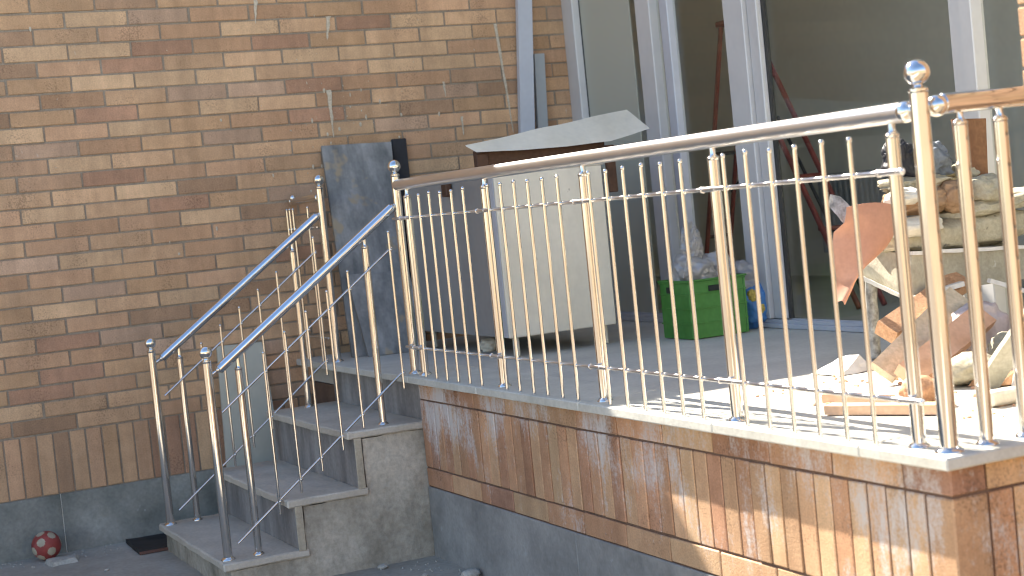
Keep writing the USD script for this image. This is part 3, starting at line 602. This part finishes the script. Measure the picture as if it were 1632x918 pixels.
cr = thing('plastic_crate', 'green plastic crate filled with white plastic bags', 'crate')
cxy = (1.565, 1.815, 1.19, 1.485)
x0, x1, y0, y1 = cxy
obj('front_side', cbox(x0, x1, y0, y0 + 0.012, 0.002, 0.253, 0.003), 'crate_green', cr); obj('back_side', cbox(x0, x1, y1 - 0.012, y1, 0.002, 0.253, 0.003), 'crate_green', cr)
obj('long_side', cbox(x1 - 0.012, x1, y0 + 0.0125, y1 - 0.0125, 0.002, 0.253, 0.003), 'crate_green', cr); obj('long_side', cbox(x0, x0 + 0.012, y0 + 0.0125, y1 - 0.0125, 0.002, 0.253, 0.003), 'crate_green', cr)
obj('bottom', box(x0 + 0.0125, x1 - 0.0125, y0 + 0.0125, y1 - 0.0125, 0.003, 0.012), 'crate_green', cr)
for z in (0.066, 0.132, 0.196, 0.246):
    obj('rib', [cbox(x0 - 0.004, x1 + 0.004, y0 - 0.004, y0 - 0.0005, z, z + 0.006, 0.001), cbox(x1 + 0.0005, x1 + 0.004, y0 - 0.004, y1, z, z + 0.006, 0.001)], 'crate_green', cr)
obj('rim', [cbox(x0 - 0.007, x1 + 0.007, y0 - 0.007, y0 + 0.002, 0.2535, 0.262, 0.002), cbox(x0 - 0.007, x1 + 0.007, y1 - 0.002, y1 + 0.007, 0.2535, 0.262, 0.002), cbox(x0 - 0.007, x0 + 0.002, y0 + 0.0025, y1 - 0.0025, 0.2535, 0.262, 0.002), cbox(x1 - 0.002, x1 + 0.007, y0 + 0.0025, y1 - 0.0025, 0.2535, 0.262, 0.002)], 'crate_green', cr)
obj('handle_slot', cbox(x0 + 0.065, x0 + 0.105, y0 - 0.006, y0 - 0.0005, 0.205, 0.232, 0.003), 'crate_dark', cr); obj('handle_slot', cbox(x1 + 0.0005, x1 + 0.006, y0 + 0.10, y0 + 0.16, 0.205, 0.230, 0.003), 'crate_dark', cr)
solo('plastic_bag', blob((1.685, 1.30, 0.290), (0.115, 0.10, 0.085), 0.34, 2.4, 3), 'thin_plastic', 'crumpled white plastic bag sticking out of the green crate, front one', 'plastic bag', smooth=True)
solo('plastic_bag', blob((1.70, 1.415, 0.285), (0.10, 0.075, 0.085), 0.36, 2.6, 5), 'thin_plastic', 'crumpled white plastic bag at the house end of the green crate', 'plastic bag', smooth=True)
bgk = trimesh.util.concatenate([blob((1.69, 1.30, 0.40), (0.035, 0.04, 0.085), 0.4, 3, 8, ridge=True)])
solo('plastic_bag', bgk, 'thin_plastic', 'knotted top of a thin white bag standing up from the green crate', 'plastic bag', smooth=True)
lp = [(1.74 + 0.01 * math.sin(3 * t), 1.215 + 0.075 * t, 0.27 + 0.10 * math.sin(math.pi * min(1, t * 1.05))) for t in np.linspace(0, 1, 9)]
solo('bag_handle', path_tube(lp, 0.004, 8), 'thin_plastic', 'thin white plastic bag handle looped over the near edge of the green crate', 'bag handle', smooth=50)
bb = thing('shopping_bag', 'blue and white plastic shopping bag with yellow print beside the green crate', 'shopping bag')
obj('bag_body', blob((1.66, 1.605, 0.105), (0.10, 0.085, 0.105), 0.22, 2.4, 12, power=0.8), 'bag_blue', bb, smooth=True)
obj('bag_top', blob((1.645, 1.585, 0.225), (0.075, 0.075, 0.085), 0.34, 2.6, 13), 'thin_plastic', bb, smooth=True)
for i, (yy, zz, a) in enumerate(((1.565, 0.15, 0.5), (1.60, 0.09, -0.6), (1.655, 0.13, 0.9))):
    obj('print_patch', blob((1.738, yy, zz), (0.022, 0.018 + 0.01 * abs(a), 0.03), 0.3, 3, 30 + i, 3), 'bag_yellow', bb, smooth=True)

# ------------------------------------------------------------------ builders' heap on the right
tr = thing('mortar_trough', 'cement-crusted mortar trough on splattered legs at the right', 'trough')
obj('tray', rough(hullpts([(3.60, 0.967, 0.232), (3.60, 1.50, 0.245), (3.60, 0.990, 0.376), (3.60, 1.50, 0.345), (3.27, 1.02, 0.302), (3.27, 1.55, 0.31), (3.27, 0.985, 0.40), (3.27, 1.55, 0.40)]), 0.03, 0.007, 11, 41), 'trough', tr, smooth=40)
obj('rim', rough(hullpts([(3.585, 0.985, 0.374), (3.612, 0.985, 0.374), (3.612, 1.51, 0.343), (3.585, 1.51, 0.343), (3.585, 0.985, 0.386), (3.612, 0.985, 0.386), (3.612, 1.51, 0.355), (3.585, 1.51, 0.355)]), 0.03, 0.004, 20, 42), 'plaster_white', tr, smooth=40)
obj('end_lip', rough(hullpts([(3.60, 0.955, 0.222), (3.60, 0.975, 0.228), (3.27, 1.005, 0.298), (3.27, 1.03, 0.302), (3.60, 0.935, 0.245), (3.27, 0.985, 0.325)]), 0.03, 0.004, 20, 43), 'plaster_white', tr, smooth=40)
for (ax, ay, az, bx, by) in ((3.29, 1.05, 0.31, 3.262, 1.062), (3.31, 1.46, 0.31, 3.30, 1.47), (3.56, 1.44, 0.26, 3.58, 1.46), (3.57, 1.10, 0.25, 3.56, 1.16)):
    obj('leg', rough(tube((ax, ay, az), (bx, by, 0.002), 0.021, 16), 0.02, 0.006, 26, 44), 'spattered_leg', tr, smooth=50)
def sack(c, size, seed, m_, label, amp=0.16, rotz=0, tilt=0, cat='sack', power=0.75, freq=2.2):
    s = blob((0, 0, 0), size, amp, freq, seed, 4, power)
    s.apply_transform(trimesh.transformations.rotation_matrix(tilt, [1, 0, 0])); s.apply_transform(trimesh.transformations.rotation_matrix(rotz, [0, 0, 1])); s.apply_translation(c)
    v = np.array(s.vertices); v += (np.stack([meshkit.fbm(v * 22 + k * 9, 3, seed) for k in range(3)], -1) - 0.5) * 0.02; s.vertices = v
    return solo('sack' if cat == 'sack' else cat.replace(' ', '_'), s, m_, label, cat, smooth=True)
sack((3.46, 1.29, 0.425), (0.13, 0.32, 0.062), 51, 'dusty_sack', 'long dusty cement sack lying lowest in the pile, directly on the trough', 0.12, tilt=0.03)
sack((3.47, 1.42, 0.505), (0.12, 0.24, 0.034), 52, 'dusty_sack', 'dusty grey sack draped second from the bottom of the pile', tilt=0.10)
sack((3.56, 1.035, 0.465), (0.07, 0.105, 0.034), 53, 'pale_lump', 'whitish rounded sack end sticking out of the pile above the rusty sheet', 0.12)
sack((3.56, 1.01, 0.566), (0.05, 0.06, 0.028), 54, 'pale_lump', 'small white lump on the near left top of the sack pile', 0.18, cat='plaster lump')
sack((3.50, 1.12, 0.545), (0.08, 0.13, 0.045), 55, 'brown_sack', 'brown paper sack in the middle of the pile', 0.25)
sack((3.54, 1.235, 0.548), (0.06, 0.060, 0.055), 56, 'brown_sack', 'small round orange-brown sack standing out of the pile', 0.22)
sack((3.52, 1.375, 0.560), (0.075, 0.075, 0.050), 57, 'dusty_sack', 'rounded grey-green sack at the top right of the pile', 0.18)
sack((3.47, 1.13, 0.606), (0.08, 0.12, 0.026), 58, 'dusty_sack', 'flat crumpled grey sack across the top of the pile', 0.3)
sack((3.45, 1.205, 0.672), (0.07, 0.085, 0.070), 59, 'blue_cloth', 'bundle of blue-grey cloth on top of the sack pile', 0.35, cat='cloth bundle', power=0.9, freq=3)
sack((3.47, 1.345, 0.630), (0.05, 0.050, 0.030), 60, 'dusty_sack', 'small grey rag beside the cloth bundle', 0.3, cat='rag')
sack((3.47, 1.075, 0.690), (0.05, 0.050, 0.065), 61, 'black_plastic', 'black plastic scrap at the left end of the sack pile top', 0.4, cat='plastic scrap')
solo('brown_board', quadslab((3.50, 1.312, 0.585), (3.53, 1.400, 0.580), (3.50, 1.440, 0.805), (3.50, 1.292, 0.812), (1, -0.25, 0.1), 0.012), 'brown_wood', 'reddish brown board standing upright on the sack pile', 'board')
# curled rust-coloured sheet hanging off the trough
rows = [(0.555, 0.745, 0.935), (0.525, 0.742, 0.940), (0.495, 0.735, 0.935), (0.465, 0.728, 0.925), (0.44, 0.722, 0.908), (0.41, 0.722, 0.885), (0.38, 0.724, 0.850), (0.355, 0.728, 0.815), (0.33, 0.731, 0.790), (0.30, 0.728, 0.765), (0.27, 0.722, 0.745), (0.24, 0.714, 0.722)]
G = 12; V = []; NRW = len(rows)
for t in (0, 0.004):
    for i, (z, a, b) in enumerate(rows):
        for j in range(G + 1):
            u = j / G
            bul = 0.035 * math.sin(u * math.pi * 0.9) * math.sin((i + 1) / NRW * math.pi) - 0.05 * (1 - u) ** 3 * (i > 2)
            V.append((3.60 + bul - 0.03 * (i / NRW) + t, a + (b - a) * u, z - 0.012 * u * (i < 3) + 0.012 * math.sin(3 * u + i * .6)))
F = []; O = NRW * (G + 1)
for i in range(NRW - 1):
    for j in range(G):
        a = i * (G + 1) + j; b = a + 1; c = a + G + 1; d = c + 1
        F += [(a, c, b), (b, c, d), (a + O, b + O, c + O), (b + O, d + O, c + O)]
for i in range(NRW - 1):
    for j in (0, G):
        a = i * (G + 1) + j; c = a + G + 1
        F += [(a, a + O, c), (c, a + O, c + O)]
for i in (0, NRW - 1):
    for j in range(G):
        a = i * (G + 1) + j
        F += [(a, a + 1, a + O), (a + 1, a + 1 + O, a + O)]
solo('bent_sheet', trimesh.Trimesh(np.array(V), np.array(F), process=False), 'rust_sheet', 'curled rust-coloured sheet hanging from the near end of the trough', 'sheet', smooth=50)
solo('splattered_stick', rough(hullpts([(3.42, 0.815, 0.60), (3.44, 0.845, 0.59), (3.44, 0.79, 0.56), (3.5, 0.84, 0.50), (3.52, 0.87, 0.49), (3.5, 0.86, 0.47), (3.5, 0.80, 0.50)]), 0.02, 0.006, 22, 70), 'spattered_leg', 'cement-splattered trowel end poking out behind the rusty sheet', 'tool')
# boards and rubble under and before the trough
def plank(a, b, w, t, m_, name, label, cat, up=(0, 0, 1), seed=0):
    a, b = np.array(a, float), np.array(b, float); d = (b - a) / np.linalg.norm(b - a)
    s = np.cross(d, up); s /= np.linalg.norm(s); n = np.cross(s, d)
    P = [p + s * w / 2 * i + n * t / 2 * j for p in (a, b) for i in (-1, 1) for j in (-1, 1)]
    return solo(name, rough(hullpts(P), 0.04, 0.0022, 15, seed), m_, label, cat, smooth=35)
plank((3.95, 0.655, 0.030), (3.84, 1.06, 0.165), 0.085, 0.045, 'terracotta', 'clay_block', 'long peach terracotta piece leaning at the front of the heap', 'clay block', up=(0.75, -0.25, 0.6), seed=71)
plank((3.84, 0.645, 0.040), (3.72, 1.07, 0.225), 0.085, 0.028, 'pale_wood', 'timber', 'tan timber behind the long peach terracotta piece', 'timber', up=(0.75, -0.25, 0.6), seed=72)
plank((3.72, 0.765, 0.145), (3.60, 1.18, 0.265), 0.075, 0.05, 'particle_board', 'chipboard', 'orange-brown chipboard offcut under the trough', 'chipboard', up=(0.6, -0.25, 0.7), seed=73)
for i in range(12):
    x, y, z_ = rng.uniform(3.85, 4.25), rng.uniform(0.72, 1.10), 0.0
    a_ = rng.uniform(0, 6.28); L = rng.uniform(0.05, 0.10); h = rng.uniform(0.012, 0.05)
    c_, s_ = math.cos(a_) * L, math.sin(a_) * L
    sh = rough(hullpts([(x - c_, y - s_, 0.003), (x + c_, y + s_, 0.003), (x - s_ * .6, y + c_ * .6, 0.003), (x + s_ * .4, y - c_ * .5, 0.004), (x - c_ * .7, y - s_ * .7, h), (x + c_ * .5, y + s_ * .5, h * 1.3), (x - s_ * .4, y + c_ * .4, h)]), 0.03, 0.005, 22, 200 + i)
    solo('rubble_shard', sh, ('terracotta', 'plaster_white', 'dusty_sack', 'particle_board')[i % 4], 'broken shard lying among the rubble under the leaning slat', 'shard', group='broken shards in the rubble heap')
plank((3.98, 0.33, 0.016), (4.32, 0.47, 0.016), 0.05, 0.026, 'orange_wood', 'plank', 'orange plank on the sunlit floor, the one farther from the railing', 'plank', seed=74)
plank((4.17, 0.20, 0.016), (4.46, 0.36, 0.016), 0.055, 0.026, 'orange_wood', 'plank', 'orange plank on the sunlit floor nearest the front railing', 'plank', seed=75)
solo('pink_bag', rough(blob((3.80, 1.075, 0.105), (0.06, 0.10, 0.105), 0.3, 2.6, 76, 3, 0.8), 0.03, 0.008, 18, 76), 'pink_bag', 'torn pinkish white paper bag beside the terracotta block', 'paper bag', smooth=True)
plank((4.20, 0.745, 0.012), (4.42, 0.80, 0.275), 0.062, 0.024, 'weathered_slat', 'slat', 'weathered grey slat leaning at the right end of the heap', 'slat', up=(0.85, -0.45, -0.3), seed=77)
plank((3.62, 0.93, 0.225), (3.66, 1.14, 0.262), 0.03, 0.016, 'plaster_white', 'moulding', 'white moulding length lying on the chipboard', 'moulding', seed=78)
plank((3.72, 1.20, 0.265), (3.78, 1.37, 0.195), 0.03, 0.014, 'plaster_white', 'moulding', 'white moulding length sloping down to the right behind the pink bag', 'moulding', seed=79)
solo('plaster_piece', rough(hullpts([(3.38, 0.70, 0.003), (3.52, 0.72, 0.003), (3.50, 0.88, 0.003), (3.40, 0.90, 0.003), (3.42, 0.80, 0.05), (3.47, 0.84, 0.055), (3.44, 0.88, 0.035)]), 0.03, 0.008, 20, 80), 'plaster_white', 'white broken plaster piece lying at the edge of the sunlight', 'plaster piece')
solo('plaster_piece', rough(hullpts([(3.60, 0.80, 0.003), (3.68, 0.78, 0.003), (3.66, 0.92, 0.003), (3.60, 0.90, 0.07), (3.64, 0.86, 0.06)]), 0.03, 0.007, 20, 81), 'plaster_white', 'white plaster lump at the foot of the trough leg', 'plaster piece')
solo('plaster_lump', rough(blob((0.98, 0.59, 0.028), (0.04, 0.055, 0.032), 0.3, 2.4, 120, 3), 0.03, 0.006, 20, 120), 'pale_lump', 'pale crumbled lump on the terrace floor under the cabinet', 'plaster lump', smooth=True)
cr_ = []
for i in range(160):
    x, y = rng.uniform(3.5, 4.8), rng.uniform(0.28, 1.0); r_ = rng.uniform(0.0025, 0.009)
    c_ = trimesh.creation.icosphere(subdivisions=0, radius=r_); c_.apply_scale((1, rng.uniform(.6, 1.6), .7)); c_.apply_translation((x, y, r_ * 0.3)); cr_.append(c_)
solo('crumbs', cr_, 'terracotta', 'brick crumbs scattered over the sunlit terrace floor', 'crumbs', kind='stuff')
solo('foam_block', rough(cbox(4.45, 4.51, 0.49, 0.66, 0.002, 0.040, 0.008), 0.03, 0.005, 18, 82), 'pale_lump', 'cream block lying beyond the thick side posts', 'block', smooth=40)
solo('clay_pot_shard', rough(blob((4.30, 0.42, 0.045), (0.045, 0.06, 0.042), 0.25, 2.5, 83, 3), 0.03, 0.006, 20, 83), 'particle_board', 'orange-brown clay lump at the end of the planks', 'clay lump', smooth=True)
solo('stone_lump', rough(blob((4.08, 0.78, 0.045), (0.075, 0.11, 0.045), 0.25, 2.5, 84, 3), 0.03, 0.006, 20, 84), 'dusty_sack', 'grey stone lump under the leaning slat', 'stone', smooth=True)
for i, (x, y, sx, sy, sz) in enumerate(((4.0, 1.05, .09, .08, .07), (4.15, 0.95, .06, .07, .05), (3.95, 1.30, .10, .10, .10), (4.25, 1.15, .08, .09, .06))):
    solo('rubble_stone', rough(blob((x, y, sz * 0.8), (sx, sy, sz), 0.3, 2.2, 90 + i, 3, 0.85), 0.03, 0.006, 20, 90 + i), ('dusty_sack', 'pink_bag', 'trough', 'weathered_slat')[i],
         ('grey rubble stone behind the leaning slat', 'pinkish rubble stone close to the leaning slat', 'largest rubble stone at the back of the heap', 'rubble stone at the far right of the heap')[i], 'rubble', smooth=True)

# ------------------------------------------------------------------ things in the yard
bl = thing('toy_ball', 'small red ball with white spots by the grey plinth', 'ball')
BC = np.array([0.105, -1.398, ZG + 0.068])
obj('ball_body', ball(BC, 0.068, 4), 'ball_red', bl, smooth=True)
for d_ in ((0.80, -0.45, 0.40), (0.93, 0.20, -0.30), (0.55, 0.35, 0.76), (0.35, -0.9, -0.2), (0.1, 0.95, 0.2), (0.5, -0.5, -0.7), (-0.7, 0.1, 0.7), (0.2, -0.35, 0.92)):
    d_ = np.array(d_) / np.linalg.norm(d_)
    cap = trimesh.creation.icosphere(subdivisions=4, radius=0.0688)
    keep = (np.array(cap.vertices)[cap.faces].mean(1) / 0.0688) @ d_ > 0.955
    cap.update_faces(keep); cap.remove_unreferenced_vertices(); cap.apply_translation(BC)
    obj('spot', cap, 'ball_white', bl, smooth=True)
solo('flat_stone', rough(hullpts([(0.20, -1.43, ZG + 0.001), (0.31, -1.41, ZG + 0.001), (0.29, -1.29, ZG + 0.001), (0.17, -1.26, ZG + 0.001), (0.21, -1.42, ZG + 0.022), (0.30, -1.40, ZG + 0.02), (0.28, -1.30, ZG + 0.022), (0.18, -1.28, ZG + 0.02)]), 0.02, 0.004, 25, 100), 'pebble_stone', 'flat pale stone lying in front of the red ball', 'stone', smooth=40)
mt = thing('rubber_mat', 'black rubber mat folded on the ground left of the lowest step', 'mat')
obj('mat_sheet', rough(hullpts([(0.04, -1.02, ZG + 0.002), (0.40, -1.03, ZG + 0.002), (0.40, -0.84, ZG + 0.002), (0.04, -0.82, ZG + 0.002), (0.04, -1.02, ZG + 0.020), (0.40, -1.03, ZG + 0.024), (0.40, -0.84, ZG + 0.02), (0.04, -0.82, ZG + 0.016)]), 0.03, 0.003, 14, 101), 'rubber', mt, smooth=40)
obj('mat_edge', cbox(0.4045, 0.413, -1.03, -0.845, ZG + 0.002, ZG + 0.016, 0.002), 'red_brown_edge', mt)
gr = []
for i in range(260):
    if i % 2: x, y = abs(rng.gauss(0.03, 0.12)) + 0.012, rng.uniform(-2.2, -0.95)
    else: x, y = rng.uniform(1.62, 3.4), -0.05 - abs(rng.gauss(0, 0.16))
    r_ = rng.uniform(0.002, 0.0055)
    g_ = trimesh.creation.icosphere(subdivisions=0, radius=r_); g_.apply_translation((x, y, ZG + r_ * 0.4)); gr.append(g_)
solo('grit', gr, 'pebble_stone', 'fine grit gathered along the foot of the walls', 'grit', kind='stuff')
for i, (x, y, s) in enumerate(((1.63, -0.28, 0.018), (2.08, 0.0, 0.03), (2.0, -0.45, 0.008), (1.9, -0.2, 0.010), (1.2, -1.2, 0.008), (0.62, -1.22, 0.009))):
    if i == 1: y = -0.075
    solo('pebble', blob((x, y, ZG + s * 0.5), (s, s * 1.3, s * 0.65), 0.25, 2.4, 110 + i, 2), 'pebble_stone',
         ('white pebble on the ground beside the concrete side of the steps', 'tan stone at the foot of the terrace wall plinth', 'tiny stone in the middle of the yard floor', 'tiny stone near the corner of steps and terrace wall', 'tiny stone before the lowest step', 'tiny stone near the flat pale stone')[i], 'pebble', smooth=True)
solo('yard_wall', cbox(13.5, 13.75, -16, 14, ZG, 2.6, 0.01), 'yard_plaster', 'sunlit plastered wall closing the yard opposite the steps', 'wall')
